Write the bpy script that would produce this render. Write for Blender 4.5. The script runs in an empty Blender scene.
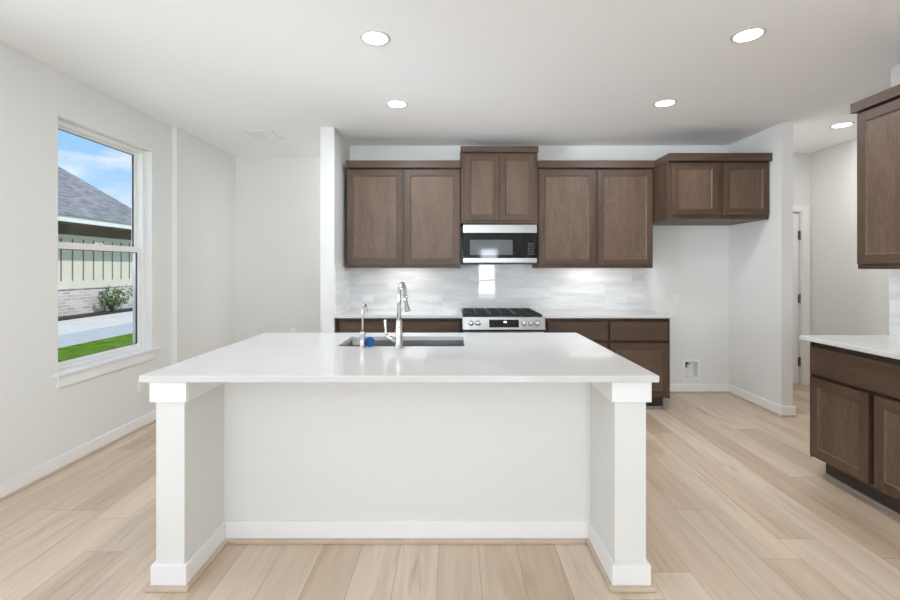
import bpy, bmesh, math, random
from mathutils import Vector, Matrix
random.seed(7)
S = bpy.context.scene
COL = S.collection
PI = math.pi

# ------------------------------------------------------------------ camera
FPX, CX, CY = 440.0, 453.0, 268.0          # focal length and vanishing point in the 900x600 frame
EYE = 1.383
cam_d = bpy.data.cameras.new('camera')
cam = bpy.data.objects.new('camera', cam_d)
COL.objects.link(cam)
cam.location = (0, 0, EYE)
cam.rotation_euler = (PI / 2, 0, 0)
cam_d.sensor_fit = 'HORIZONTAL'
cam_d.sensor_width = 36.0
cam_d.lens = 36.0 * FPX / 900.0
cam_d.shift_x = -(CX - 450.0) / 900.0
cam_d.shift_y = -(300.0 - CY) / 900.0
cam_d.clip_start = 0.05
cam_d.clip_end = 300
S.camera = cam

# ------------------------------------------------------------------ exposure
S.view_settings.view_transform = 'Standard'
S.view_settings.look = 'None'
S.view_settings.exposure = 0.10
S.view_settings.gamma = 1.0
S.view_settings.use_curve_mapping = False
S.cycles.max_bounces = 12
S.cycles.diffuse_bounces = 8
S.cycles.glossy_bounces = 4
S.cycles.transparent_max_bounces = 12
S.cycles.caustics_reflective = False
S.cycles.caustics_refractive = False
S.cycles.sample_clamp_indirect = 6.0

# ------------------------------------------------------------------ sky
SKY_STRENGTH = 0.95
W = bpy.data.worlds.new('sky')
S.world = W
W.use_nodes = True
wn, wl = W.node_tree.nodes, W.node_tree.links
wn.clear()
tc = wn.new('ShaderNodeTexCoord')
sp = wn.new('ShaderNodeSeparateXYZ')
wl.new(tc.outputs['Generated'], sp.inputs[0])
gr = wn.new('ShaderNodeValToRGB')
gr.color_ramp.elements[0].position = 0.0
gr.color_ramp.elements[0].color = (0.60, 0.80, 0.98, 1)
gr.color_ramp.elements[1].position = 0.6
gr.color_ramp.elements[1].color = (0.20, 0.48, 0.93, 1)
e = gr.color_ramp.elements.new(0.22)
e.color = (0.33, 0.64, 0.98, 1)
wl.new(sp.outputs['Z'], gr.inputs[0])
mp = wn.new('ShaderNodeMapping')
mp.inputs['Scale'].default_value = (2.2, 3.6, 8.5)
mp.inputs['Location'].default_value = (0.35, 0.2, 0.15)
wl.new(tc.outputs['Generated'], mp.inputs[0])
nz = wn.new('ShaderNodeTexNoise')
nz.inputs['Scale'].default_value = 1.6
nz.inputs['Detail'].default_value = 6
nz.inputs['Roughness'].default_value = 0.55
wl.new(mp.outputs[0], nz.inputs[0])
cr = wn.new('ShaderNodeValToRGB')
cr.color_ramp.elements[0].position = 0.45
cr.color_ramp.elements[0].color = (0, 0, 0, 1)
cr.color_ramp.elements[1].position = 0.62
cr.color_ramp.elements[1].color = (1, 1, 1, 1)
wl.new(nz.outputs['Fac'], cr.inputs[0])
mx = wn.new('ShaderNodeMixRGB')
mx.inputs[2].default_value = (0.93, 0.96, 1.0, 1)
wl.new(cr.outputs[0], mx.inputs[0])
wl.new(gr.outputs[0], mx.inputs[1])
bg = wn.new('ShaderNodeBackground')
bg.inputs['Strength'].default_value = SKY_STRENGTH
wl.new(mx.outputs[0], bg.inputs[0])
wo = wn.new('ShaderNodeOutputWorld')
wl.new(bg.outputs[0], wo.inputs[0])

# ------------------------------------------------------------------ sun, window daylight and added fill lamps
def lamp(name, kind, loc, energy, color=(1, 1, 1), rot=(0, 0, 0), **kw):
    d = bpy.data.lights.new(name, kind)
    d.energy = energy
    d.color = color
    for k, v in kw.items():
        setattr(d, k, v)
    o = bpy.data.objects.new(name, d)
    o.location = loc
    o.rotation_euler = rot
    COL.objects.link(o)
    return o

lamp('sun', 'SUN', (0, 0, 10), 2.9, (1.0, 0.96, 0.9), tuple(Vector((-0.60, 0.30, -0.74)).to_track_quat('-Z', 'Y').to_euler()), angle=0.02)
DAY = (0.86, 0.945, 1.035)
# area lamps at the seen window, the slim rear window and three added openings
lamp('fill_left', 'AREA', (-2.93, 1.15, 1.54), 28, DAY, (0, -PI / 2 - 0.15, 0), shape='RECTANGLE', size=1.78, size_y=1.9, spread=math.radians(165))  # fill at an unseen left window, added to brighten floor and ceiling
lamp('fill_ceiling_beam', 'AREA', (-2.93, 1.15, 1.40), 7.5, (0.90, 0.945, 1.0), tuple(Vector((0.74, 0.62, 0.20)).to_track_quat('-Z', 'Y').to_euler()), shape='RECTANGLE', size=1.2, size_y=1.0, spread=math.radians(36))  # added narrow beam that lifts the kitchen ceiling; no known source
lamp('daylight_window', 'AREA', (-2.90, 3.477, 1.54), 5.5, DAY, (0, -PI / 2 - 0.25, 0), shape='RECTANGLE', size=1.70, size_y=0.85, spread=math.radians(140))
lamp('fill_transom', 'AREA', (-1.15, -3.42, 1.97), 165, DAY, (PI / 2 + 0.85, 0, 0), shape='RECTANGLE', size=2.5, size_y=0.95, spread=math.radians(150))  # fill at an unseen high opening, added clear of the tile's reflection
lamp('daylight_rear', 'AREA', (1.0, -3.42, 1.025), 60, DAY, (PI / 2, 0, 0), shape='RECTANGLE', size=0.53, size_y=1.81)
lamp('fill_right', 'AREA', (3.14, -1.9, 1.45), 12, DAY, (0, PI / 2 + 0.75, 0), shape='RECTANGLE', size=1.8, size_y=2.2, spread=math.radians(100))  # weak side fill at an unseen window added on the right
CAN_W = 10.5
lamp('passage_fill', 'AREA', (-0.75, 5.2, 2.70), 12, (1.0, 0.985, 0.96), (0, 0, 0), shape='DISK', size=0.15)  # added lamp, hidden behind the wing wall, brightens the dining wall
UNDERCAB_W = 0.42

# ------------------------------------------------------------------ materials
def nmat(name):
    m = bpy.data.materials.new(name)
    m.use_nodes = True
    n, l = m.node_tree.nodes, m.node_tree.links
    b = n['Principled BSDF']
    return m, n, l, b

def plain(name, col, rough=0.5, metal=0.0, bump=0.0, bscale=120.0, spec=0.5, var=0.0, vscale=3.0):
    m, n, l, b = nmat(name)
    b.inputs['Base Color'].default_value = (*col, 1)
    b.inputs['Roughness'].default_value = rough
    b.inputs['Metallic'].default_value = metal
    b.inputs['Specular IOR Level'].default_value = spec
    t = n.new('ShaderNodeTexCoord')
    if bump > 0:
        z = n.new('ShaderNodeTexNoise')
        z.inputs['Scale'].default_value = bscale
        z.inputs['Detail'].default_value = 3
        l.new(t.outputs['Object'], z.inputs[0])
        bp = n.new('ShaderNodeBump')
        bp.inputs['Strength'].default_value = bump
        bp.inputs['Distance'].default_value = 0.002
        l.new(z.outputs['Fac'], bp.inputs['Height'])
        l.new(bp.outputs[0], b.inputs['Normal'])
    if var > 0:
        z = n.new('ShaderNodeTexNoise')
        z.inputs['Scale'].default_value = vscale
        z.inputs['Detail'].default_value = 4
        l.new(t.outputs['Object'], z.inputs[0])
        r = n.new('ShaderNodeValToRGB')
        r.color_ramp.elements[0].position = 0.3
        r.color_ramp.elements[1].position = 0.7
        r.color_ramp.elements[0].color = (*[c * (1 - var) for c in col], 1)
        r.color_ramp.elements[1].color = (*[min(1, c * (1 + var)) for c in col], 1)
        l.new(z.outputs['Fac'], r.inputs[0])
        l.new(r.outputs[0], b.inputs['Base Color'])
    return m

def glow(name, col, strength):
    m, n, l, b = nmat(name)
    b.inputs['Base Color'].default_value = (0.9, 0.9, 0.9, 1)
    b.inputs['Emission Color'].default_value = (*col, 1)
    b.inputs['Emission Strength'].default_value = strength
    return m

def wood(name, vertical, dark=(0.056, 0.034, 0.0235), light=(0.114, 0.071, 0.049), fine=0.35):
    m, n, l, b = nmat(name)
    t = n.new('ShaderNodeTexCoord')
    oi = n.new('ShaderNodeObjectInfo')
    ad = n.new('ShaderNodeVectorMath')
    ad.operation = 'MULTIPLY_ADD'
    ad.inputs[1].default_value = (1, 1, 1)
    cmb = n.new('ShaderNodeCombineXYZ')
    sc = n.new('ShaderNodeMath')
    sc.operation = 'MULTIPLY'
    sc.inputs[1].default_value = 37.0
    l.new(oi.outputs['Random'], sc.inputs[0])
    for i in range(3):
        l.new(sc.outputs[0], cmb.inputs[i])
    l.new(t.outputs['Object'], ad.inputs[0])
    l.new(cmb.outputs[0], ad.inputs[2])
    def streak(scale, stretch, detail, dist=0.0):
        q = n.new('ShaderNodeMapping')
        q.inputs['Scale'].default_value = (1, 1, stretch) if vertical else (stretch, 1, 1)
        l.new(ad.outputs[0], q.inputs[0])
        z = n.new('ShaderNodeTexNoise')
        z.inputs['Scale'].default_value = scale
        z.inputs['Detail'].default_value = detail
        z.inputs['Distortion'].default_value = dist
        l.new(q.outputs[0], z.inputs[0])
        return z.outputs['Fac']
    a = streak(9.0, 0.16, 5, 0.9)
    f = streak(170.0, 0.09, 4)
    mxv = n.new('ShaderNodeMix')
    mxv.inputs[0].default_value = fine
    l.new(a, mxv.inputs[2])
    l.new(f, mxv.inputs[3])
    r = n.new('ShaderNodeValToRGB')
    r.color_ramp.elements[0].position = 0.33
    r.color_ramp.elements[0].color = (*dark, 1)
    r.color_ramp.elements[1].position = 0.66
    r.color_ramp.elements[1].color = (*light, 1)
    l.new(mxv.outputs[0], r.inputs[0])
    l.new(r.outputs[0], b.inputs['Base Color'])
    b.inputs['Roughness'].default_value = 0.42
    b.inputs['Specular IOR Level'].default_value = 0.32
    bp = n.new('ShaderNodeBump')
    bp.inputs['Strength'].default_value = 0.08
    bp.inputs['Distance'].default_value = 0.001
    l.new(f, bp.inputs['Height'])
    l.new(bp.outputs[0], b.inputs['Normal'])
    return m

def math_node(n, l, op, a, b=None):
    q = n.new('ShaderNodeMath')
    q.operation = op
    for i, v in enumerate((a, b)):
        if v is None:
            continue
        if isinstance(v, (int, float)):
            q.inputs[i].default_value = v
        else:
            l.new(v, q.inputs[i])
    return q.outputs[0]

def floor_material():
    m, n, l, b = nmat('oak_planks')
    t = n.new('ShaderNodeTexCoord')
    s = n.new('ShaderNodeSeparateXYZ')
    l.new(t.outputs['Object'], s.inputs[0])
    PW, PL = 0.192, 1.45
    u = math_node(n, l, 'DIVIDE', math_node(n, l, 'ADD', s.outputs['X'], 0.262), PW)
    ui = math_node(n, l, 'FLOOR', u)
    uf = math_node(n, l, 'FRACT', u)
    wn1 = n.new('ShaderNodeTexWhiteNoise')
    wn1.noise_dimensions = '1D'
    l.new(ui, wn1.inputs['W'])
    v = math_node(n, l, 'ADD', math_node(n, l, 'DIVIDE', s.outputs['Y'], PL), math_node(n, l, 'MULTIPLY', wn1.outputs['Value'], 5.0))
    vi = math_node(n, l, 'FLOOR', v)
    vf = math_node(n, l, 'FRACT', v)
    c = n.new('ShaderNodeCombineXYZ')
    l.new(ui, c.inputs[0])
    l.new(vi, c.inputs[1])
    wn2 = n.new('ShaderNodeTexWhiteNoise')
    wn2.noise_dimensions = '2D'
    l.new(c.outputs[0], wn2.inputs['Vector'])
    # grain coordinates shifted per plank
    sh = n.new('ShaderNodeVectorMath')
    sh.operation = 'MULTIPLY_ADD'
    sh.inputs[1].default_value = (13, 29, 7)
    l.new(wn2.outputs['Color'], sh.inputs[0])
    l.new(t.outputs['Object'], sh.inputs[2])
    def streak(sx, sy, detail, dist):
        q = n.new('ShaderNodeMapping')
        q.inputs['Scale'].default_value = (sx, sy, 1)
        l.new(sh.outputs[0], q.inputs[0])
        z = n.new('ShaderNodeTexNoise')
        z.inputs['Scale'].default_value = 1.0
        z.inputs['Detail'].default_value = detail
        z.inputs['Distortion'].default_value = dist
        l.new(q.outputs[0], z.inputs[0])
        return z.outputs['Fac']
    g1 = streak(11, 0.8, 6, 2.2)
    g2 = streak(150, 6.0, 3, 0.2)
    g3 = streak(9.0, 1.0, 3, 1.2)
    base = n.new('ShaderNodeValToRGB')
    els = base.color_ramp.elements
    els[0].position = 0.0
    els[0].color = (0.525, 0.402, 0.294, 1)
    els[1].position = 1.0
    els[1].color = (0.700, 0.585, 0.470, 1)
    x = els.new(0.5)
    x.color = (0.620, 0.502, 0.386, 1)
    l.new(wn2.outputs['Value'], base.inputs[0])
    gm = n.new('ShaderNodeValToRGB')
    gm.color_ramp.elements[0].position = 0.30
    gm.color_ramp.elements[0].color = (0.72, 0.67, 0.61, 1)
    gm.color_ramp.elements[1].position = 0.60
    gm.color_ramp.elements[1].color = (1.04, 1.03, 1.02, 1)
    mixg = n.new('ShaderNodeMix')
    mixg.inputs[0].default_value = 0.22
    l.new(g1, mixg.inputs[2])
    l.new(g2, mixg.inputs[3])
    l.new(mixg.outputs[0], gm.inputs[0])
    mul = n.new('ShaderNodeMixRGB')
    mul.blend_type = 'MULTIPLY'
    mul.inputs[0].default_value = 0.5
    l.new(base.outputs[0], mul.inputs[1])
    l.new(gm.outputs[0], mul.inputs[2])
    # broad heartwood streaks
    hw = n.new('ShaderNodeValToRGB')
    hw.color_ramp.elements[0].position = 0.56
    hw.color_ramp.elements[0].color = (1, 1, 1, 1)
    hw.color_ramp.elements[1].position = 0.76
    hw.color_ramp.elements[1].color = (0.66, 0.57, 0.48, 1)
    l.new(g3, hw.inputs[0])
    mul2 = n.new('ShaderNodeMixRGB')
    mul2.blend_type = 'MULTIPLY'
    mul2.inputs[0].default_value = 0.65
    l.new(mul.outputs[0], mul2.inputs[1])
    l.new(hw.outputs[0], mul2.inputs[2])
    # seams
    su = math_node(n, l, 'LESS_THAN', uf, 0.012)
    sv = math_node(n, l, 'LESS_THAN', vf, 0.0018)
    seam = math_node(n, l, 'MAXIMUM', su, sv)
    dk = n.new('ShaderNodeMixRGB')
    dk.blend_type = 'MULTIPLY'
    dk.inputs[2].default_value = (0.55, 0.48, 0.42, 1)
    l.new(seam, dk.inputs[0])
    l.new(mul2.outputs[0], dk.inputs[1])
    l.new(dk.outputs[0], b.inputs['Base Color'])
    b.inputs['Roughness'].default_value = 0.36
    b.inputs['Specular IOR Level'].default_value = 0.45
    return m

def quartz_material():
    m, n, l, b = nmat('white_quartz')
    t = n.new('ShaderNodeTexCoord')
    z = n.new('ShaderNodeTexNoise')
    z.inputs['Scale'].default_value = 5.0
    z.inputs['Detail'].default_value = 8
    l.new(t.outputs['Object'], z.inputs[0])
    r = n.new('ShaderNodeValToRGB')
    r.color_ramp.elements[0].position = 0.3
    r.color_ramp.elements[0].color = (0.62, 0.62, 0.615, 1)
    r.color_ramp.elements[1].position = 0.7
    r.color_ramp.elements[1].color = (0.645, 0.645, 0.64, 1)
    l.new(z.outputs['Fac'], r.inputs[0])
    l.new(r.outputs[0], b.inputs['Base Color'])
    b.inputs['Roughness'].default_value = 0.10
    return m

def tile_material(axis):
    """24x12 in. glossy veined tile; axis = 'X' for a wall facing -Y, 'Y' for a wall facing +-X"""
    m, n, l, b = nmat('marble_tile_' + axis.lower())
    t = n.new('ShaderNodeTexCoord')
    s = n.new('ShaderNodeSeparateXYZ')
    l.new(t.outputs['Object'], s.inputs[0])
    TW, TH = 0.60, 0.30
    zz = math_node(n, l, 'DIVIDE', math_node(n, l, 'SUBTRACT', s.outputs['Z'], 0.928), TH)
    zi = math_node(n, l, 'FLOOR', zz)
    zf = math_node(n, l, 'FRACT', zz)
    par = math_node(n, l, 'MULTIPLY', math_node(n, l, 'FLOORED_MODULO', zi, 2.0), 0.5)
    uu = math_node(n, l, 'ADD', math_node(n, l, 'DIVIDE', math_node(n, l, 'SUBTRACT', s.outputs[axis], -0.12), TW), par)
    ui = math_node(n, l, 'FLOOR', uu)
    uf = math_node(n, l, 'FRACT', uu)
    c = n.new('ShaderNodeCombineXYZ')
    l.new(ui, c.inputs[0])
    l.new(zi, c.inputs[1])
    w2 = n.new('ShaderNodeTexWhiteNoise')
    w2.noise_dimensions = '2D'
    l.new(c.outputs[0], w2.inputs['Vector'])
    sh = n.new('ShaderNodeVectorMath')
    sh.operation = 'MULTIPLY_ADD'
    sh.inputs[1].default_value = (11, 17, 23)
    l.new(w2.outputs['Color'], sh.inputs[0])
    l.new(t.outputs['Object'], sh.inputs[2])
    q = n.new('ShaderNodeMapping')
    q.inputs['Scale'].default_value = (1.1, 1.1, 9)
    q.inputs['Rotation'].default_value = (0.0, 0.06, 0.0) if axis == 'X' else (0.06, 0, 0)
    l.new(sh.outputs[0], q.inputs[0])
    z = n.new('ShaderNodeTexNoise')
    z.inputs['Scale'].default_value = 1.4
    z.inputs['Detail'].default_value = 6
    z.inputs['Distortion'].default_value = 0.6
    l.new(q.outputs[0], z.inputs[0])
    r = n.new('ShaderNodeValToRGB')
    r.color_ramp.elements[0].position = 0.30
    r.color_ramp.elements[0].color = (0.68, 0.68, 0.685, 1)
    r.color_ramp.elements[1].position = 0.60
    r.color_ramp.elements[1].color = (0.86, 0.86, 0.86, 1)
    l.new(z.outputs['Fac'], r.inputs[0])
    g = math_node(n, l, 'MAXIMUM', math_node(n, l, 'LESS_THAN', uf, 0.005), math_node(n, l, 'LESS_THAN', zf, 0.008))
    k = n.new('ShaderNodeMixRGB')
    k.inputs[2].default_value = (0.80, 0.80, 0.81, 1)
    l.new(g, k.inputs[0])
    l.new(r.outputs[0], k.inputs[1])
    l.new(k.outputs[0], b.inputs['Base Color'])
    b.inputs['Roughness'].default_value = 0.03
    return m

def brick_material():
    m, n, l, b = nmat('washed_brick')
    t = n.new('ShaderNodeTexCoord')
    q = n.new('ShaderNodeMapping')
    q.inputs['Rotation'].default_value = (PI / 2, 0, PI / 2)
    s = n.new('ShaderNodeSeparateXYZ')
    l.new(t.outputs['Object'], s.inputs[0])
    c = n.new('ShaderNodeCombineXYZ')
    l.new(s.outputs['Y'], c.inputs[0])
    l.new(s.outputs['Z'], c.inputs[1])
    k = n.new('ShaderNodeTexBrick')
    k.inputs['Color1'].default_value = (0.42, 0.36, 0.32, 1)
    k.inputs['Color2'].default_value = (0.62, 0.58, 0.54, 1)
    k.inputs['Mortar'].default_value = (0.66, 0.65, 0.62, 1)
    k.inputs['Scale'].default_value = 1.0
    k.inputs['Brick Width'].default_value = 0.30
    k.inputs['Row Height'].default_value = 0.10
    k.inputs['Mortar Size'].default_value = 0.012
    l.new(c.outputs[0], k.inputs['Vector'])
    l.new(k.outputs['Color'], b.inputs['Base Color'])
    b.inputs['Roughness'].default_value = 0.9
    return m

def shingle_material():
    m, n, l, b = nmat('grey_shingles')
    t = n.new('ShaderNodeTexCoord')
    q = n.new('ShaderNodeMapping')
    q.inputs['Scale'].default_value = (9, 1.4, 9)
    l.new(t.outputs['Object'], q.inputs[0])
    z = n.new('ShaderNodeTexNoise')
    z.inputs['Scale'].default_value = 1.6
    z.inputs['Detail'].default_value = 6
    z.inputs['Roughness'].default_value = 0.7
    l.new(q.outputs[0], z.inputs[0])
    r = n.new('ShaderNodeValToRGB')
    r.color_ramp.elements[0].position = 0.32
    r.color_ramp.elements[0].color = (0.10, 0.105, 0.12, 1)
    r.color_ramp.elements[1].position = 0.68
    r.color_ramp.elements[1].color = (0.33, 0.335, 0.36, 1)
    l.new(z.outputs['Fac'], r.inputs[0])
    l.new(r.outputs[0], b.inputs['Base Color'])
    b.inputs['Roughness'].default_value = 0.95
    b.inputs['Specular IOR Level'].default_value = 0.1
    return m

def glass_material():
    m, n, l, b = nmat('window_glass')
    n.remove(b)
    tr = n.new('ShaderNodeBsdfTransparent')
    gl = n.new('ShaderNodeBsdfGlossy')
    gl.inputs['Roughness'].default_value = 0.02
    lw = n.new('ShaderNodeLayerWeight')
    lw.inputs['Blend'].default_value = 0.5
    pw = math_node(n, l, 'POWER', lw.outputs['Facing'], 5.0)
    fr = math_node(n, l, 'MULTIPLY_ADD', pw, 0.5)
    fr.node.inputs[2].default_value = 0.02
    ms = n.new('ShaderNodeMixShader')
    l.new(fr, ms.inputs[0])
    l.new(tr.outputs[0], ms.inputs[1])
    l.new(gl.outputs[0], ms.inputs[2])
    l.new(ms.outputs[0], n['Material Output'].inputs[0])
    return m

M = {}
M['wall'] = plain('wall_paint', (0.778, 0.780, 0.765), 0.85, bump=0.06, bscale=60, spec=0.2)
M['ceiling'] = plain('ceiling_paint', (0.94, 0.945, 0.955), 0.95, bump=0.10, bscale=45, spec=0.1)
M['trim'] = plain('white_trim_paint', (0.86, 0.86, 0.865), 0.45)
M['island'] = plain('island_paint', (0.74, 0.742, 0.725), 0.8, bump=0.06, bscale=60, spec=0.2)
M['floor'] = floor_material()
M['shoe'] = plain('oak_shoe_molding', (0.56, 0.45, 0.35), 0.5, var=0.1, vscale=9)
M['wood_v'] = wood('stained_wood_vertical', True)
M['wood_h'] = wood('stained_wood_horizontal', False)
M['wood_p'] = wood('stained_veneer_panel', True, dark=(0.080, 0.051, 0.036), light=(0.166, 0.110, 0.077), fine=0.55)
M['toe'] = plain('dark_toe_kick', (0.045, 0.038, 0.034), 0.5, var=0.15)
M['toe_strip'] = plain('grey_shoe_strip', (0.34, 0.31, 0.29), 0.5)
M['quartz'] = quartz_material()
M['tile_x'] = tile_material('X')
M['tile_y'] = tile_material('Y')
M['steel'] = plain('brushed_steel', (0.37, 0.37, 0.36), 0.30, 1.0)
M['knob'] = plain('satin_knob', (0.78, 0.78, 0.77), 0.35, 1.0)
M['sink_steel'] = plain('sink_steel', (0.40, 0.40, 0.40), 0.30, 1.0)
M['chrome'] = plain('chrome', (0.62, 0.62, 0.62), 0.08, 1.0)
M['black_glass'] = plain('black_glass', (0.006, 0.006, 0.007), 0.05, spec=0.35)
M['grey_glass'] = plain('grey_window_mesh', (0.10, 0.105, 0.115), 0.06)
M['black'] = plain('black_plastic', (0.015, 0.015, 0.015), 0.4)
M['iron'] = plain('cast_iron', (0.012, 0.012, 0.012), 0.45, bump=0.1, bscale=200)
M['button'] = plain('button_grey', (0.10, 0.10, 0.11), 0.4)
M['display'] = glow('lit_display', (1, 1, 1), 1.1)
M['lens'] = glow('lamp_lens', (1.0, 0.985, 0.95), 9.0)
M['bar_lens'] = glow('bar_lens', (1.0, 0.98, 0.95), 4.0)
M['plastic'] = plain('white_plastic', (0.84, 0.84, 0.83), 0.35)
M['ring'] = plain('ring_paint', (0.62, 0.62, 0.62), 0.6)
M['slot'] = plain('dark_slot', (0.10, 0.10, 0.10), 0.5)
M['vinyl'] = plain('white_vinyl', (0.84, 0.84, 0.82), 0.4)
M['gasket'] = plain('black_gasket', (0.03, 0.03, 0.035), 0.5)
M['glass'] = glass_material()
M['blue'] = plain('blue_sponge', (0.001, 0.085, 0.26), 0.7, bump=0.3, bscale=150)
M['brass'] = plain('brass', (0.75, 0.55, 0.25), 0.3, 1.0)
M['red'] = plain('red_plastic', (0.5, 0.04, 0.03), 0.4)
M['hinge'] = plain('dark_nickel', (0.16, 0.155, 0.15), 0.4, 0.8)
M['siding'] = plain('cream_siding', (0.66, 0.64, 0.53), 0.8, var=0.03)
M['batten'] = plain('siding_joint', (0.17, 0.16, 0.11), 0.8)
M['fascia'] = plain('white_fascia', (0.80, 0.82, 0.80), 0.6)
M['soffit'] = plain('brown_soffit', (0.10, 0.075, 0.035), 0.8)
M['brick'] = brick_material()
M['shingle'] = shingle_material()
M['lawn'] = plain('green_lawn', (0.090, 0.185, 0.006), 0.9, var=0.5, vscale=5, spec=0.1, bump=0.5, bscale=40)
M['walk'] = plain('pale_concrete', (0.62, 0.62, 0.60), 0.9, var=0.06)
M['drive'] = plain('grey_concrete', (0.44, 0.47, 0.48), 0.9, var=0.06)
M['mulch'] = plain('dark_mulch', (0.028, 0.022, 0.020), 0.95, var=0.5, vscale=14, bump=0.6, bscale=30)
M['leaf'] = plain('shrub_leaf', (0.055, 0.14, 0.03), 0.6, var=0.5, vscale=9)
M['twig'] = plain('shrub_twig', (0.10, 0.07, 0.05), 0.8)
M['rock'] = plain('white_stone', (0.75, 0.75, 0.74), 0.9)

# ------------------------------------------------------------------ builders
def box(bm, x0, x1, y0, y1, z0, z1, bev=0.0, mi=0):
    x0, x1 = min(x0, x1), max(x0, x1)
    y0, y1 = min(y0, y1), max(y0, y1)
    z0, z1 = min(z0, z1), max(z0, z1)
    v = [bm.verts.new(p) for p in ((x0, y0, z0), (x1, y0, z0), (x1, y1, z0), (x0, y1, z0),
                                   (x0, y0, z1), (x1, y0, z1), (x1, y1, z1), (x0, y1, z1))]
    fs = [bm.faces.new([v[i] for i in q]) for q in
          ((0, 3, 2, 1), (4, 5, 6, 7), (0, 1, 5, 4), (1, 2, 6, 5), (2, 3, 7, 6), (3, 0, 4, 7))]
    for f in fs:
        f.material_index = mi
    if bev > 0:
        es = list({ed for f in fs for ed in f.edges})
        r = bmesh.ops.bevel(bm, geom=es, offset=bev, segments=2, profile=0.5, affect='EDGES')
        for f in r['faces']:
            f.material_index = mi
    return v

def prism(bm, pts, y0, y1, axis='Y', mi=0):
    """extrude a closed polygon; axis Y: pts are (x,z); axis X: pts are (y,z); axis Z: pts are (x,y)"""
    def P(a, b, t):
        return {'Y': (a, t, b), 'X': (t, a, b), 'Z': (a, b, t)}[axis]
    A = [bm.verts.new(P(a, b, y0)) for a, b in pts]
    B = [bm.verts.new(P(a, b, y1)) for a, b in pts]
    k = len(pts)
    fs = [bm.faces.new(A), bm.faces.new(B[::-1])]
    for i in range(k):
        fs.append(bm.faces.new((A[i], B[i], B[(i + 1) % k], A[(i + 1) % k])))
    for f in fs:
        f.material_index = mi
    bmesh.ops.recalc_face_normals(bm, faces=fs)

def lathe(bm, prof, c=(0, 0, 0), n=32, axis='Z', mi=0):
    rings = []
    for r, h in prof:
        ring = []
        for i in range(n):
            a = 2 * PI * i / n
            x, y, z = r * math.cos(a), r * math.sin(a), h
            if axis == 'Y':
                x, y, z = x, h, y
            if axis == 'X':
                x, y, z = h, x, y
            ring.append(bm.verts.new((c[0] + x, c[1] + y, c[2] + z)))
        rings.append(ring)
    fs = []
    for a, b in zip(rings, rings[1:]):
        for i in range(n):
            fs.append(bm.faces.new((a[i], a[(i + 1) % n], b[(i + 1) % n], b[i])))
    if prof[0][0] > 1e-5:
        fs.append(bm.faces.new(rings[0][::-1]))
    if prof[-1][0] > 1e-5:
        fs.append(bm.faces.new(rings[-1]))
    for f in fs:
        f.material_index = mi
        f.smooth = True
    bmesh.ops.recalc_face_normals(bm, faces=fs)

def tube(bm, pts, rad, n=14, mi=0):
    pts = [Vector(p) for p in pts]
    if not isinstance(rad, (list, tuple)):
        rad = [rad] * len(pts)
    up = Vector((0.31, 0.17, 0.93)).normalized()
    rings = []
    for i, p in enumerate(pts):
        t = (pts[min(i + 1, len(pts) - 1)] - pts[max(i - 1, 0)]).normalized()
        if i == 0:
            u = up - t * up.dot(t)
            if u.length < 0.05:
                u = Vector((1, 0, 0)) - t * t.x
        else:
            u = u - t * u.dot(t)
        u.normalize()
        w = t.cross(u)
        rings.append([bm.verts.new(p + (u * math.cos(2 * PI * k / n) + w * math.sin(2 * PI * k / n)) * rad[i]) for k in range(n)])
    fs = []
    for a, b in zip(rings, rings[1:]):
        for i in range(n):
            f = bm.faces.new((a[i], a[(i + 1) % n], b[(i + 1) % n], b[i]))
            f.smooth = True
            fs.append(f)
    fs += [bm.faces.new(rings[0][::-1]), bm.faces.new(rings[-1])]
    for f in fs:
        f.material_index = mi
    bmesh.ops.recalc_face_normals(bm, faces=fs)

def slab_hole(bm, xs, ys, z0, z1):
    """slab over xs[0]..xs[3] x ys[0]..ys[3] with the middle cell cut out"""
    V = {}
    for k, z in enumerate((z0, z1)):
        for i, x in enumerate(xs):
            for j, y in enumerate(ys):
                V[i, j, k] = bm.verts.new((x, y, z))
    fs = []
    for i in range(3):
        for j in range(3):
            if (i, j) == (1, 1):
                continue
            for k in (0, 1):
                fs.append(bm.faces.new([V[i, j, k], V[i + 1, j, k], V[i + 1, j + 1, k], V[i, j + 1, k]]))
    for i in range(3):
        for j in (0, 3):
            fs.append(bm.faces.new([V[i, j, 0], V[i + 1, j, 0], V[i + 1, j, 1], V[i, j, 1]]))
            fs.append(bm.faces.new([V[j, i, 0], V[j, i + 1, 0], V[j, i + 1, 1], V[j, i, 1]]))
    for j in (1, 2):
        fs.append(bm.faces.new([V[1, j, 0], V[2, j, 0], V[2, j, 1], V[1, j, 1]]))
        fs.append(bm.faces.new([V[j, 1, 0], V[j, 2, 0], V[j, 2, 1], V[j, 1, 1]]))
    bmesh.ops.recalc_face_normals(bm, faces=bm.faces[:])

ROOT = {}
def obj(name, bm, mats, parent=None, local=False):
    me = bpy.data.meshes.new(name)
    if parent is not None and not local:
        off = ROOT[parent.name]
        bmesh.ops.translate(bm, verts=bm.verts[:], vec=-off)
    bm.to_mesh(me)
    bm.free()
    for m in (mats if isinstance(mats, (list, tuple)) else [mats]):
        me.materials.append(m)
    o = bpy.data.objects.new(name, me)
    COL.objects.link(o)
    if parent is not None:
        o.parent = parent
        ROOT[o.name] = ROOT[parent.name]
    else:
        ROOT[o.name] = Vector((0, 0, 0))
    return o

def thing(name, label, cat, loc=(0, 0, 0), rotz=0.0, group=None):
    o = bpy.data.objects.new(name, None)
    o.empty_display_size = 0.1
    COL.objects.link(o)
    o.location = loc
    o.rotation_euler = (0, 0, rotz)
    o['label'] = label
    o['category'] = cat
    if group:
        o['group'] = group
    ROOT[o.name] = Vector(loc)
    return o

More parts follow.
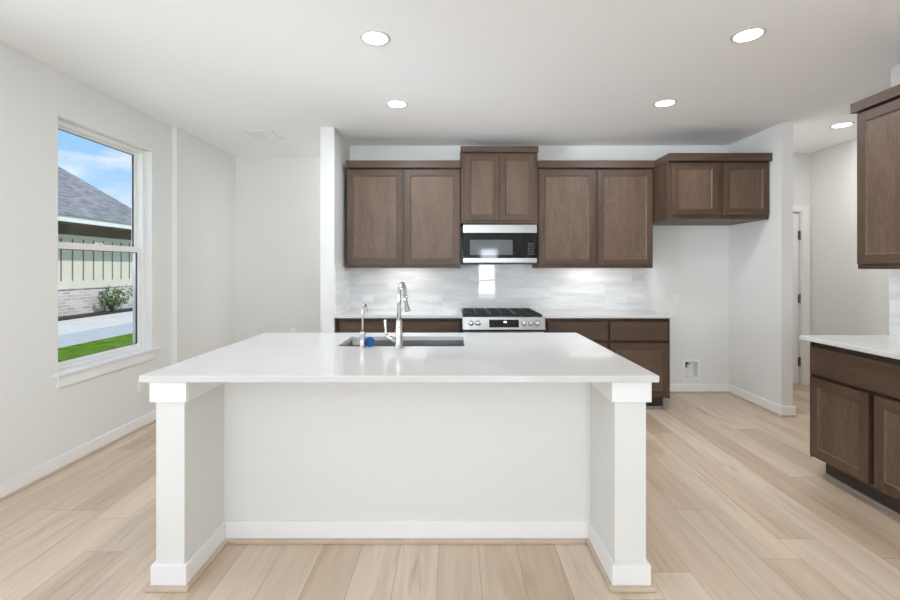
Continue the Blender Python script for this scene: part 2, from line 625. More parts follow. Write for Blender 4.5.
def tag(o, label, cat, group=None):
    o['label'] = label
    o['category'] = cat
    if group:
        o['group'] = group
    return o

def part(name, mats, parent, *boxes, bev=0.0, local=False):
    bm = bmesh.new()
    for b in boxes:
        box(bm, *b, bev=bev)
    return obj(name, bm, mats, parent, local)

def struct(name, mats, *boxes, bev=0.0, parent=None):
    o = part(name, mats, parent, *boxes, bev=bev)
    if parent is None:
        o['kind'] = 'structure'
    return o

def dup(root, loc, label=None, group=None, rotz=None):
    r = root.copy()
    COL.objects.link(r)
    r.location = loc
    if rotz is not None:
        r.rotation_euler = (0, 0, rotz)
    if label:
        r['label'] = label
    if group:
        r['group'] = group
    for ch in list(root.children):
        c = ch.copy()
        COL.objects.link(c)
        c.parent = r
        for g in ch.children:
            d = g.copy()
            COL.objects.link(d)
            d.parent = c
    return r

# ------------------------------------------------------------------ room shell
H = 2.74
XL, XL2 = -2.700, -2.655           # left wall with the window, and the part that steps in beyond it
YB, YD, YH = 4.88, 5.38, 5.20      # kitchen back wall, dining back wall, hall back wall
YR = -3.25                         # wall behind the camera
WX0, WX1 = -1.282, -1.147          # left wing wall
RX0, RX1 = 3.062, 3.170            # right wing wall beside the refrigerator space
XR = 2.970                         # wall behind the right-hand cabinets
XH = 4.224                         # hall right wall
struct('floor', M['floor'], (-2.86, 4.34, YR - 0.15, 5.54, -0.10, 0.0))
struct('ceiling', M['ceiling'], (-2.86, 4.34, YR - 0.15, 5.54, H, H + 0.12))
# left wall with window_1 and an unseen opening added for fill light
wy0, wy1, wz0, wz1 = 3.007, 3.947, 0.645, 2.430
ly0, ly1, lz0, lz1 = 0.2, 2.1, 0.645, 2.43
struct('wall_left', M['wall'],
       (XL - 0.15, XL, YR, ly0, 0, H), (XL - 0.15, XL, ly0, ly1, 0, lz0), (XL - 0.15, XL, ly0, ly1, lz1, H),
       (XL - 0.15, XL, ly1, wy0, 0, H), (XL - 0.15, XL, wy0, wy1, 0, wz0), (XL - 0.15, XL, wy0, wy1, wz1, H),
       (XL - 0.15, XL, wy1, 4.23, 0, H))
struct('wall_dining_left', M['wall'], (XL - 0.15, XL2, 4.23, YD, 0, H))
struct('wall_dining_back', M['wall'], (XL - 0.15, 0.7, YD, YD + 0.14, 0, H))
struct('wall_wing_left', M['wall'], (WX0, WX1, 4.25, 5.02, 0, H))
struct('wall_added_passage', M['wall'], (0.6, 0.7, 5.02, YD + 0.14, 0, H))  # closes the unseen passage added to house its fill lamp
struct('wall_back', M['wall'], (WX1, RX0, YB, YB + 0.14, 0, 0.168), (WX1, 2.573, YB, YB + 0.14, 0.168, 0.346),
       (2.717, RX0, YB, YB + 0.14, 0.168, 0.346), (WX1, RX0, YB, YB + 0.14, 0.346, H))
struct('wall_wing_right', M['wall'], (RX0, RX1, 4.100, YH, 0, H))
struct('wall_hall_back', M['wall'], (RX1, 3.325, YH, YH + 0.12, 0, H), (3.325, 4.105, YH, YH + 0.12, 2.045, H), (4.105, XH + 0.12, YH, YH + 0.12, 0, H))
struct('wall_hall_right', M['wall'], (XH, XH + 0.12, 1.4, YH, 0, H))
struct('wall_hall_end', M['wall'], (XR + 0.12, XH, 1.4, 1.52, 0, H))
ry0, ry1 = -3.0, -0.8
struct('wall_right', M['wall'], (XR, XR + 0.12, ry1, 2.985, 0, H), (XR, XR + 0.12, ry0, ry1, 0, lz0),
       (XR, XR + 0.12, ry0, ry1, lz1, H), (XR, XR + 0.12, YR, ry0, 0, H))
rx0, rx1, rz0, rz1 = 0.735, 1.265, 0.12, 1.93
tx0, tx1, tz0, tz1 = -2.4, 0.1, 1.50, 2.45
struct('wall_rear', M['wall'], (XL - 0.15, tx0, YR - 0.12, YR, 0, H), (tx0, tx1, YR - 0.12, YR, 0, tz0), (tx0, tx1, YR - 0.12, YR, tz1, H),
       (tx1, rx0, YR - 0.12, YR, 0, H), (rx1, XR + 0.12, YR - 0.12, YR, 0, H),
       (rx0, rx1, YR - 0.12, YR, 0, rz0), (rx0, rx1, YR - 0.12, YR, rz1, H))

# baseboards with shoe molding
BH, BT = 0.098, 0.014
def base(name, *runs):
    """runs: (x0,x1,y0,y1, outward dx, outward dy) on the wall face"""
    bm, sm = bmesh.new(), bmesh.new()
    for x0, x1, y0, y1, dx, dy in runs:
        if dx:
            xs = (x0, x0 + dx * BT)
            box(bm, xs[0], xs[1], y0, y1, 0.0, BH, bev=0.003)
            box(sm, x0 + dx * BT, x0 + dx * (BT + 0.014), y0, y1, 0.0, 0.018)
        else:
            box(bm, x0, x1, y0, y0 + dy * BT, 0.0, BH, bev=0.003)
            box(sm, x0, x1, y0 + dy * BT, y0 + dy * (BT + 0.014), 0.0, 0.018)
    o = obj(name, bm, M['trim'])
    o['kind'] = 'structure'
    obj('shoe_molding', sm, M['shoe'], o)
base('baseboard_left', (XL, XL, YR, 4.23, 1, 0))
base('baseboard_dining', (XL2, XL2, 4.23, YD, 1, 0), (XL2, 0.6, YD, YD, 0, -1))
base('baseboard_wing_left', (WX0, WX0, 4.25, 5.02, -1, 0), (WX0 - BT, WX1 + BT, 4.25, 4.25, 0, -1))
base('baseboard_back', (2.11, RX0, YB, YB, 0, -1))
base('baseboard_wing_right', (RX0, RX0, 4.100, YB, -1, 0), (RX0 - BT, RX1 + BT, 4.100, 4.100, 0, -1), (RX1, RX1, 4.100, YH, 1, 0))
base('baseboard_hall', (XH, XH, 1.52, YH, -1, 0))
base('baseboard_rear', (XL, XR, YR, YR, 0, 1))

# backsplash tile
ZC = 0.928
tb = struct('backsplash_back', M['tile_x'], (WX1, 2.112, YB - 0.010, YB, ZC, 1.40), (0.09, 0.87, YB - 0.010, YB, 1.40, 1.86))
tl = struct('backsplash_left', M['tile_y'], (WX1, WX1 + 0.010, 4.262, YB - 0.010, ZC, 1.40))
tr = struct('backsplash_right', M['tile_y'], (XR - 0.010, XR, 0.9, 2.985, ZC, 1.40))

# hall door
d1 = struct('door_1', M['trim'], (3.330, 4.100, YH + 0.02, YH + 0.055, 0.012, 2.035), bev=0.002)
bm = bmesh.new()
for z0, z1 in ((0.25, 0.90), (1.05, 1.88)):
    for x0, x1 in ((3.445, 3.985),):
        box(bm, x0, x1, YH + 0.012, YH + 0.02, z0, z1, bev=0.003)
obj('door_panel', bm, M['trim'], d1)
for z in (1.77, 1.02, 0.276):
    h = bmesh.new()
    box(h, 4.091, 4.113, YH + 0.004, YH + 0.02, z - 0.05, z + 0.05)
    tube(h, [(4.103, YH + 0.002, z - 0.055), (4.103, YH + 0.002, z + 0.055)], 0.007, n=10)
    obj('hinge', h, M['hinge'], d1)
bm = bmesh.new()
box(bm, 4.117, 4.207, YH - 0.016, YH, 0, 2.125, bev=0.003)
box(bm, 3.235, 3.323, YH - 0.016, YH, 0, 2.125, bev=0.003)
box(bm, 3.323, 4.117, YH - 0.016, YH, 2.048, 2.125, bev=0.003)
cs = obj('trim_1', bm, M['trim'])
cs['kind'] = 'structure'

# ------------------------------------------------------------------ window_1 (double hung) with stool and apron
win = thing('window_1', '', '', (XL - 0.1, 3.477, wz0))
del win['label'], win['category']
win['kind'] = 'structure'
fx0, fx1 = XL - 0.15, XL - 0.065
zb, zt = 0.665, wz1
bm = bmesh.new()
FW = 0.034
box(bm, fx0, fx1, wy0, wy0 + FW, zb, zt, bev=0.003)
box(bm, fx0, fx1, wy1 - FW, wy1, zb, zt, bev=0.003)
box(bm, fx0, fx1, wy0 + FW, wy1 - FW, zt - 0.028, zt, bev=0.003)
box(bm, fx0, fx1, wy0 + FW, wy1 - FW, zb, zb + 0.022, bev=0.003)
obj('window_frame', bm, M['vinyl'], win)
def sash(name, x0, x1, z0, z1, st, rb, rt):
    y0, y1 = wy0 + FW, wy1 - FW
    bm = bmesh.new()
    box(bm, x0, x1, y0, y0 + st, z0, z1, bev=0.003)
    box(bm, x0, x1, y1 - st, y1, z0, z1, bev=0.003)
    box(bm, x0, x1, y0 + st, y1 - st, z0, z0 + rb, bev=0.003)
    box(bm, x0, x1, y0 + st, y1 - st, z1 - rt, z1, bev=0.003)
    s = obj(name, bm, M['vinyl'], win)
    g = bmesh.new()
    a, b, c, d = y0 + st, y1 - st, z0 + rb, z1 - rt
    k = 0.004
    xm = (x0 + x1) / 2
    for q in ((a, a + k, c, d), (b - k, b, c, d), (a, b, c, c + k), (a, b, d - k, d)):
        box(g, xm - 0.006, xm + 0.006, q[0], q[1], q[2], q[3])
    obj('gasket', g, M['gasket'], s)
    part('glass_pane', M['glass'], s, (xm - 0.002, xm + 0.002, a, b, c, d))
sash('upper_sash', XL - 0.145, XL - 0.115, 1.520, zt - 0.028, 0.022, 0.045, 0.020)
sash('lower_sash', XL - 0.112, XL - 0.080, zb + 0.022, 1.568, 0.026, 0.030, 0.048)
part('sash_lock', M['vinyl'], win, (XL - 0.112, XL - 0.085, 3.45, 3.51, 1.568, 1.580), bev=0.003)
st = struct('trim_2', M['trim'], (XL - 0.066, XL, wy0, wy1, 0.645, 0.665), (XL, XL + 0.035, 2.972, 4.016, 0.643, 0.665), bev=0.003)
part('apron', M['trim'], st, (XL, XL + 0.016, 2.995, 3.972, 0.565, 0.643), bev=0.002)
# unseen windows; all but the slim rear one added for fill light
def plain_window(name, axis, p, a0, a1, z0, z1, mull=0):
    bm, g = bmesh.new(), bmesh.new()
    def B(m, u0, u1, c0, c1, t):
        if axis == 'X':
            box(m, p - t, p + t, u0, u1, c0, c1)
        else:
            box(m, u0, u1, p - t, p + t, c0, c1)
    F = 0.035
    B(bm, a0, a0 + F, z0, z1, 0.03)
    B(bm, a1 - F, a1, z0, z1, 0.03)
    B(bm, a0 + F, a1 - F, z0, z0 + F, 0.03)
    B(bm, a0 + F, a1 - F, z1 - F, z1, 0.03)
    for i in range(mull):
        c = a0 + (a1 - a0) * (i + 1) / (mull + 1)
        B(bm, c - 0.04, c + 0.04, z0 + F, z1 - F, 0.03)
    B(bm, a0 + F, a1 - F, (z0 + z1) / 2 - 0.02, (z0 + z1) / 2 + 0.02, 0.025)
    o = obj(name, bm, M['vinyl'])
    o['kind'] = 'structure'
    B(g, a0 + F, a1 - F, z0 + F, z1 - F, 0.002)
    obj('glass_pane', g, M['glass'], o)
plain_window('fill_window_left', 'X', XL - 0.09, ly0, ly1, lz0, lz1, 2)
plain_window('window_3', 'Y', YR - 0.06, rx0, rx1, rz0, rz1)
plain_window('fill_window_rear', 'Y', YR - 0.06, tx0, tx1, tz0, tz1, 2)
plain_window('fill_window_right', 'X', XR + 0.06, ry0, ry1, lz0, lz1, 1)

# ------------------------------------------------------------------ outside the window
GZ = -0.15
struct('lawn', M['lawn'], (-7.55, XL - 0.15, -6, 30, GZ - 0.1, GZ))
struct('driveway', M['drive'], (-9.0, -7.55, -6, 30, GZ - 0.1, GZ))
struct('walkway', M['walk'], (-11.35, -9.0, -6, 30, GZ - 0.1, GZ + 0.005))
struct('mulch_bed', M['mulch'], (-12.0, -11.35, 12.6, 30, GZ - 0.1, GZ + 0.05))
struct('ground', M['lawn'], (-60, 45, -60, 60, GZ - 0.25, GZ - 0.12))
XN = -12.0
hs = thing('house', 'neighbouring house with grey shingle roof seen through the window', 'house', (XN, 12, GZ))
part('siding', M['siding'], hs, (XN - 6, XN, -4, 17.2, 0.87, 2.92))
bm = bmesh.new()
y = 9.0
while y < 17.0:
    box(bm, XN, XN + 0.012, y - 0.02, y + 0.02, 0.98, 2.31)
    y += 0.406
obj('siding_joints', bm, M['batten'], hs)
part('siding_trim', M['siding'], hs, (XN, XN + 0.03, -4, 17.23, 0.76, 0.97), (XN, XN + 0.03, -4, 17.23, 2.30, 2.42))
part('brick_base', M['brick'], hs, (XN - 6, XN + 0.015, -4, 17.22, GZ, 0.76))
part('brick_ledge', M['brick'], hs, (XN, XN + 0.05, -4, 17.25, 0.715, 0.765))
XE = -11.1
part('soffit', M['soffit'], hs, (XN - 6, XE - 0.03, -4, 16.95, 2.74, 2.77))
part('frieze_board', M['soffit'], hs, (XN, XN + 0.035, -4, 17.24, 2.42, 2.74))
part('fascia', M['fascia'], hs, (XE - 0.03, XE, -4, 16.95, 2.72, 2.91), (XN - 6, XE, 16.92, 16.95, 2.72, 2.91))
bm = bmesh.new()
pt = 0.86
e0 = bm.verts.new((XE + 0.05, -6, 2.9)); e1 = bm.verts.new((XE + 0.05, 17.0, 2.9))
r0 = bm.verts.new((XE - 5.0, -6, 2.9 + 5.05 * pt)); r1 = bm.verts.new((XE - 5.0, 11.95, 2.9 + 5.05 * pt))
e2 = bm.verts.new((XE - 10, 17.0, 2.9)); e3 = bm.verts.new((XE - 10, -6, 2.9))
bm.faces.new((e0, e1, r1, r0)); bm.faces.new((e1, e2, r1)); bm.faces.new((e2, e3, r0, r1)); bm.faces.new((e0, r0, e3)); bm.faces.new((e0, e3, e2, e1))
bmesh.ops.recalc_face_normals(bm, faces=bm.faces[:])
obj('roof', bm, M['shingle'], hs)
sh = thing('shrub', 'leafy green shrub growing in the mulch below the neighbouring brick wall', 'shrub', (-11.62, 14.9, GZ + 0.05))
bm, lf = bmesh.new(), bmesh.new()
for i in range(16):
    a = random.uniform(0, 2 * PI)
    r = random.uniform(0.15, 0.42)
    h = random.uniform(0.45, 0.98)
    base_p = Vector((-11.62, 15.0, GZ + 0.03))
    tip = base_p + Vector((r * math.cos(a) * 0.7, r * math.sin(a) * 1.9, h * 0.93))
    mid = base_p.lerp(tip, 0.5) + Vector((0, 0, 0.08))
    tube(bm, [base_p, mid, tip], [0.012, 0.008, 0.004], n=6)
    for k in range(34):
        t = random.uniform(0.2, 1.0)
        q = (base_p.lerp(mid, t * 2) if t < 0.5 else mid.lerp(tip, t * 2 - 1)) + Vector([random.uniform(-.11, .11) for _ in range(3)])
        u = Vector([random.uniform(-1, 1) for _ in range(3)]).normalized()
        w = u.orthogonal().normalized()
        L, B = random.uniform(.035, .07), random.uniform(.018, .03)
        lf.faces.new([lf.verts.new(q + u * L), lf.verts.new(q + w * B), lf.verts.new(q - u * L), lf.verts.new(q - w * B)])
obj('stems', bm, M['twig'], sh)
obj('leaves', lf, M['leaf'], sh)

# ------------------------------------------------------------------ kitchen island
ITOP, IBOT = ZC, 0.899
isl = thing('kitchen_island', 'white painted island base with square end posts and recessed front', 'island', (-0.23, 2.4, 0))
LX0, LX1, QX0, QX1 = -1.286, -1.162, 0.700, 0.836
YP, YI, YE = 1.905, 2.235, 3.06
part('front_panel', M['island'], isl, (LX1, QX0, YI, YI + 0.10, 0, IBOT))
part('side_wall', M['island'], isl, (LX0, LX1, YP, YE, 0, IBOT), bev=0.002)
part('side_wall', M['island'], isl, (QX0, QX1, YP, YE, 0, IBOT), bev=0.002)
def ring_boxes(x0, x1, y0, t, z0, z1, yi):
    # trim wrapped round the end of a wing wall: outer side, end, inner side back to the panel
    return (x0 - t, x0, y0, YE, z0, z1), (x0 - t, x1 + t, y0 - t, y0, z0, z1), (x1, x1 + t, y0, yi, z0, z1)
for x0, x1, left in ((LX0, LX1, True), (QX0, QX1, False)):
    bx = []
    for t, z0, z1, nm, mt in ((0.017, 0.806, IBOT, 'cap_trim', M['trim']), (0.015, 0.018, 0.104, 'base_trim', M['trim']), (0.032, 0.0, 0.018, 'shoe_molding', M['shoe'])):
        outer_in = ((x0 - t, x0, YP, YE, z0, z1), (x1, x1 + t, YP, YI, z0, z1)) if left else ((x1, x1 + t, YP, YE, z0, z1), (x0 - t, x0, YP, YI, z0, z1))
        part(nm, mt, isl, (x0 - t, x1 + t, YP - t, YP, z0, z1), *outer_in, bev=0.002 if nm != 'shoe_molding' else 0.004)
part('base_trim', M['trim'], isl, (LX1 + 0.015, QX0 - 0.015, YI - 0.015, YI, 0.018, 0.104), bev=0.002)
part('shoe_molding', M['shoe'], isl, (LX1 + 0.032, QX0 - 0.032, YI - 0.032, YI, 0, 0.018), bev=0.004)
# cabinets on the working side of the island
part('back_frame', M['wood_v'], isl, (LX1, QX0, YE - 0.40, YE - 0.395, 0.10, 0.60), (LX1, QX0, YE - 0.02, YE, 0.11, 0.64), (LX1, QX0, YE - 0.10, YE - 0.09, 0.0, 0.11))
SX0, SX1, SY0, SY1 = -0.675, 0.067, 2.56, 2.94
bm = bmesh.new()
slab_hole(bm, (-1.325, SX0, SX1, 0.871), (1.857, SY0, SY1, 3.10), IBOT, ITOP)
es = [ed for ed in bm.edges if abs(ed.verts[0].co.z - ed.verts[1].co.z) < 1e-6 and len(ed.link_faces) == 2 and abs(ed.link_faces[0].normal.z - ed.link_faces[1].normal.z) > 0.5]
bmesh.ops.bevel(bm, geom=es, offset=0.003, segments=2, profile=0.5, affect='EDGES')
ct = obj('island_countertop', bm, M['quartz'])
tag(ct, 'large white quartz top on the island with the sink cut out', 'countertop')
# sink (undermount)
snk = thing('kitchen_sink', 'stainless steel undermount sink set into the island top', 'sink', (-0.304, 2.75, 0.66))
bm = bmesh.new()
t, zb_ = 0.004, 0.680
o_ = 0.004
box(bm, SX0 - o_ - t, SX0 - o_, SY0 - o_ - t, SY1 + o_ + t, zb_, IBOT)
box(bm, SX1 + o_, SX1 + o_ + t, SY0 - o_ - t, SY1 + o_ + t, zb_, IBOT)
box(bm, SX0 - o_, SX1 + o_, SY0 - o_ - t, SY0 - o_, zb_, IBOT)
box(bm, SX0 - o_, SX1 + o_, SY1 + o_, SY1 + o_ + t, zb_, IBOT)
box(bm, SX0 - o_ - t, SX1 + o_ + t, SY0 - o_ - t, SY1 + o_ + t, zb_ - t, zb_)
obj('basin', bm, M['sink_steel'], snk)
bm = bmesh.new()
lathe(bm, [(0.0, 0.006), (0.03, 0.006), (0.045, 0.003), (0.048, 0.0)], (-0.304, 2.80, zb_), n=24)
obj('drain', bm, M['chrome'], snk)
lb = part('sticker', M['plastic'], snk, (-0.672, -0.615, SY1 + 0.0005, SY1 + 0.0035, 0.868, 0.897))
lb['label'] = 'white sticker on the sink wall'
# main faucet
fx, fy = -0.307, 2.505
fc = thing('kitchen_faucet', 'tall chrome gooseneck faucet with pull-down head beside the island sink', 'faucet', (fx, fy, ITOP))
bm = bmesh.new()
lathe(bm, [(0.0, 0), (0.027, 0), (0.027, 0.006), (0.021, 0.012), (0.020, 0.10), (0.0175, 0.120), (0.0175, 0.155), (0.013, 0.163), (0.0, 0.163)], (fx, fy, ITOP), n=32)
obj('body', bm, M['chrome'], fc)
bm = bmesh.new()
pts = [(fx, fy, ITOP + 0.16), (fx, fy, 1.20)]
R_ = 0.074
zc_ = 1.216
for i in range(0, 17):
    a = PI * i / 16
    pts.append((fx + 0.018 * (1 - math.cos(a)) / 2, fy + R_ * (1 - math.cos(a)), zc_ + R_ * math.sin(a)))
tube(bm, pts, 0.0118, n=18)
obj('spout', bm, M['chrome'], fc)
hx, hy = fx + 0.018, fy + 2 * R_
bm = bmesh.new()
tube(bm, [(hx, hy, zc_ + 0.004), (hx + 0.001, hy + 0.001, zc_ - 0.03), (hx + 0.005, hy + 0.006, zc_ - 0.045), (hx + 0.013, hy + 0.016, zc_ - 0.088), (hx + 0.014, hy + 0.017, zc_ - 0.096)],
     [0.0135, 0.0135, 0.0125, 0.0175, 0.016], n=20)
obj('spray_head', bm, M['chrome'], fc)
bm = bmesh.new()
tube(bm, [(fx - 0.012, fy, ITOP + 0.035), (fx - 0.05, fy, ITOP + 0.058), (fx - 0.078, fy, ITOP + 0.074)], [0.0125, 0.012, 0.011], n=16)
tube(bm, [(fx - 0.072, fy, ITOP + 0.068), (fx - 0.076, fy, ITOP + 0.085), (fx - 0.079, fy, ITOP + 0.158), (fx - 0.079, fy, ITOP + 0.163)], [0.006, 0.0055, 0.0085, 0.007], n=12)
obj('handle', bm, M['chrome'], fc)
# slim filtered water tap
gx, gy = -0.514, 2.505
ft = thing('water_tap', 'slim small chrome filtered water tap left of the main faucet', 'tap', (gx, gy, ITOP))
bm = bmesh.new()
lathe(bm, [(0.0, 0), (0.022, 0), (0.022, 0.004), (0.014, 0.010), (0.013, 0.07), (0.019, 0.082), (0.019, 0.088), (0.007, 0.094), (0.0, 0.094)], (gx, gy, ITOP), n=24)
obj('body', bm, M['chrome'], ft)
bm = bmesh.new()
pts = [(gx, gy, ITOP + 0.09), (gx, gy, ITOP + 0.21)]
for i in range(1, 13):
    a = PI * i / 12
    pts.append((gx + 0.005 * (1 - math.cos(a)), gy + 0.030 * (1 - math.cos(a)), ITOP + 0.21 + 0.034 * math.sin(a)))
pts.append((gx + 0.010, gy + 0.060, ITOP + 0.195))
tube(bm, pts, 0.0058, n=12)
obj('spout', bm, M['chrome'], ft)
# blue sponge
bm = bmesh.new()
hexa = [(-0.479 + 0.031 * math.cos(PI / 3 * k + 0.25), ITOP + 0.0302 + 0.031 * math.sin(PI / 3 * k + 0.25)) for k in range(6)]
prism(bm, hexa, 2.523, 2.548)
bmesh.ops.bevel(bm, geom=bm.edges[:], offset=0.005, segments=3, profile=0.5, affect='EDGES')
sg = obj('sponge', bm, M['blue'])
tag(sg, 'small blue sponge standing on the island beside the slim tap', 'sponge')

# ------------------------------------------------------------------ cabinets (local frame: x along the front, front face at y=0, depth towards +y)
def front(name, par, x0, x1, z0, z1, slab=False, yf=-0.020, yb=-0.001):
    """an overlay shaker door or slab drawer front in front of the face frame"""
    bm = bmesh.new()
    if slab:
        box(bm, x0, x1, yf, yb, z0, z1, bev=0.0025, mi=1)
        return obj(name, bm, [M['wood_v'], M['wood_h']], par, local=True)
    st = 0.058
    box(bm, x0, x0 + st, yf, yb, z0, z1, bev=0.0015)
    box(bm, x1 - st, x1, yf, yb, z0, z1, bev=0.0015)
    box(bm, x0 + st, x1 - st, yf, yb, z0, z0 + st, bev=0.0015, mi=1)
    box(bm, x0 + st, x1 - st, yf, yb, z1 - st, z1, bev=0.0015, mi=1)
    d = obj(name, bm, [M['wood_v'], M['wood_h']], par, local=True)
    bm = bmesh.new()
    a, b, c, e_ = x0 + st, x1 - st, z0 + st, z1 - st
    k = 0.009
    yp = yf + 0.0095
    # sloped sticking round a flat centre panel
    outer = [bm.verts.new(p) for p in ((a, yf + 0.0015, c), (b, yf + 0.0015, c), (b, yf + 0.0015, e_), (a, yf + 0.0015, e_))]
    inner = [bm.verts.new(p) for p in ((a + k, yp, c + k), (b - k, yp, c + k), (b - k, yp, e_ - k), (a + k, yp, e_ - k))]
    back = [bm.verts.new((v.co.x, yb - 0.002, v.co.z)) for v in outer]
    bm.faces.new(inner)
    for i in range(4):
        j = (i + 1) % 4
        bm.faces.new((outer[i], outer[j], inner[j], inner[i]))
        bm.faces.new((outer[j], outer[i], back[i], back[j]))
    bm.faces.new(back[::-1])
    bmesh.ops.recalc_face_normals(bm, faces=bm.faces[:])
    obj('door_panel', bm, M['wood_p'], d, local=True)
    return d

def upper(name, label, loc, w, dep, z0, z1, doors, crown, rotz=0.0, rail=0.03, cl=0.0, cr_=0.0, recess=True, crt=0.022):
    """z0,z1: box; doors: list of (x0,x1,zb,zt); crown: (z0,z1,front overhang)"""
    c = thing(name, label, 'cabinet', loc, rotz, 'wall cabinets')
    bm = bmesh.new()
    ff = 0.019
    zz = z0 + (rail if recess else 0.0)
    box(bm, 0, w, ff, dep, zz, z1)
    box(bm, 0, w, 0, ff, z0, z1)
    if recess:
        box(bm, 0, 0.016, ff, dep, z0, zz)
        box(bm, w - 0.016, w, ff, dep, z0, zz)
    obj('carcass', bm, M['wood_v'], c, local=True)
    for x0, x1, a, b in doors:
        front('door', c, x0, x1, a, b)
    if crown:
        a, b, o = crown
        bm = bmesh.new()
        box(bm, -cl, w + cr_, -0.020 - o, dep, a, b, bev=0.002, mi=0)
        obj('crown_molding', bm, M['wood_h'], c, local=True)
    return c

YF = 4.555                      # face-frame plane of the back-wall uppers
DU = YB - YF
uz0, uz1 = 1.383, 2.430
CRN = (2.412, 2.486, 0.030)
xl0, xl1 = -1.102, 0.078
upper('wall_cabinet', 'brown wall cabinet left of the microwave with two tall doors', (xl0, YF, 0), xl1 - xl0, DU - 0.0, uz0, 2.41,
      [(0.012, 0.585, 1.415, 2.393), (0.604, 1.170, 1.415, 2.393)], CRN)
upper('wall_cabinet', 'brown wall cabinet right of the microwave with two tall doors', (0.876, YF, 0), 2.068 - 0.876, DU, uz0, 2.41,
      [(0.010, 0.586, 1.415, 2.393), (0.616, 1.180, 1.415, 2.393)], CRN)
upper('wall_cabinet', 'short brown cabinet above the microwave, reaching nearest the ceiling', (0.082, YF - 0.012, 0), 0.790, DU + 0.012, 1.842, 2.578,
      [(0.040, 0.392, 1.872, 2.553), (0.398, 0.750, 1.872, 2.553)], (2.572, 2.632, 0.020), recess=False, cl=0.004, cr_=0.004)
YFF = 4.265
upper('wall_cabinet', 'deep brown cabinet hanging above the empty refrigerator space', (2.070, YFF, 0), 3.060 - 2.070, YB - YFF, 1.855, 2.41,
      [(0.042, 0.492, 1.894, 2.396), (0.538, 0.982, 1.894, 2.396)], CRN, recess=False, cr_=0.002)
xfr = 2.655
upper('wall_cabinet', 'brown wall cabinet at the right edge above the side counter', (xfr, 2.885, 0), 1.10, XR - xfr, 1.376, 2.40,
      [(0.014, 0.545, 1.410, 2.384), (0.555, 1.086, 1.410, 2.384)], (2.398, 2.462, 0.018), rotz=-PI / 2, cl=0.014)

def base_cab(label, loc, w, dep, cells, rotz=0.0, ztop=IBOT, toe_l=0.0, toe_r=0.0, name='base_cabinet'):
    c = thing(name, label, 'cabinet', loc, rotz, 'base cabinets')
    bm = bmesh.new()
    box(bm, 0, w, 0.020, dep, 0.114, ztop)
    box(bm, 0, 0.004, 0.0, 0.020, 0.114, ztop)
    box(bm, w - 0.004, w, 0.0, 0.020, 0.114, ztop)
    obj('carcass', bm, M['wood_v'], c, local=True)
    bm = bmesh.new()
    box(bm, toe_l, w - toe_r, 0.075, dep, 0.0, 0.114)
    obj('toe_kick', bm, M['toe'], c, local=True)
    bm = bmesh.new()
    box(bm, toe_l, w - toe_r, 0.060, 0.075, 0.0, 0.020, bev=0.004)
    s = obj('shoe_molding', bm, M['toe_strip'], c, local=True)
    for kind, x0, x1, a, b in cells:
        front('drawer' if kind == 'd' else 'door', c, x0, x1, a, b, slab=(kind == 'd'), yb=0.018)
    return c
YBF = 4.275
ZD0, ZD1, ZT0, ZT1 = 0.138, 0.660, 0.682, 0.862
base_cab('brown base cabinet left of the gas range behind the faucet', (-1.122, YBF, 0), 0.090 + 1.122, YB - YBF - 0.002,
         [('d', 0.04, 0.600, ZT0, ZT1), ('d', 0.625, 1.190, ZT0, ZT1), ('c', 0.04, 0.600, ZD0, ZD1), ('c', 0.625, 1.190, ZD0, ZD1)])
base_cab('brown base cabinet right of the gas range behind the island corner', (0.880, YBF, 0), 2.106 - 0.880, YB - YBF - 0.002,
         [('d', 0.035, 0.610, ZT0, ZT1), ('d', 0.640, 1.206, ZT0, ZT1), ('c', 0.035, 0.610, ZD0, ZD1), ('c', 0.640, 1.206, ZD0, ZD1)], toe_r=0.03)
XBF = 2.405
base_cab('brown base cabinet at the right edge under the side counter', (XBF, 2.962, 0), 0.92, XR - XBF - 0.002,
         [('d', 0.020, 0.900, ZT0, ZT1), ('c', 0.020, 0.432, ZD0, ZD1), ('c', 0.468, 0.900, ZD0, ZD1)], rotz=-PI / 2, toe_l=0.035)
base_cab('brown base cabinet nearest the camera under the side counter', (XBF, 2.040, 0), 0.92, XR - XBF - 0.002,
         [('d', 0.020, 0.900, ZT0, ZT1), ('c', 0.020, 0.445, ZD0, ZD1), ('c', 0.475, 0.900, ZD0, ZD1)], rotz=-PI / 2)

# countertops along the walls
def ctop(label, *boxes):
    bm = bmesh.new()
    for b in boxes:
        box(bm, *b, bev=0.003)
    return tag(obj('countertop', bm, M['quartz']), label, 'countertop', 'wall countertops')
ctop('white quartz counter on the back wall, left of the range', (-1.145, 0.094, 4.230, YB - 0.011, IBOT, ZC))
ctop('white quartz counter on the back wall, right of the range', (0.860, 2.125, 4.230, YB - 0.011, IBOT, ZC))
ctop('white quartz side counter at the right edge of the room', (2.352, XR - 0.011, 1.12, 2.990, IBOT, ZC))

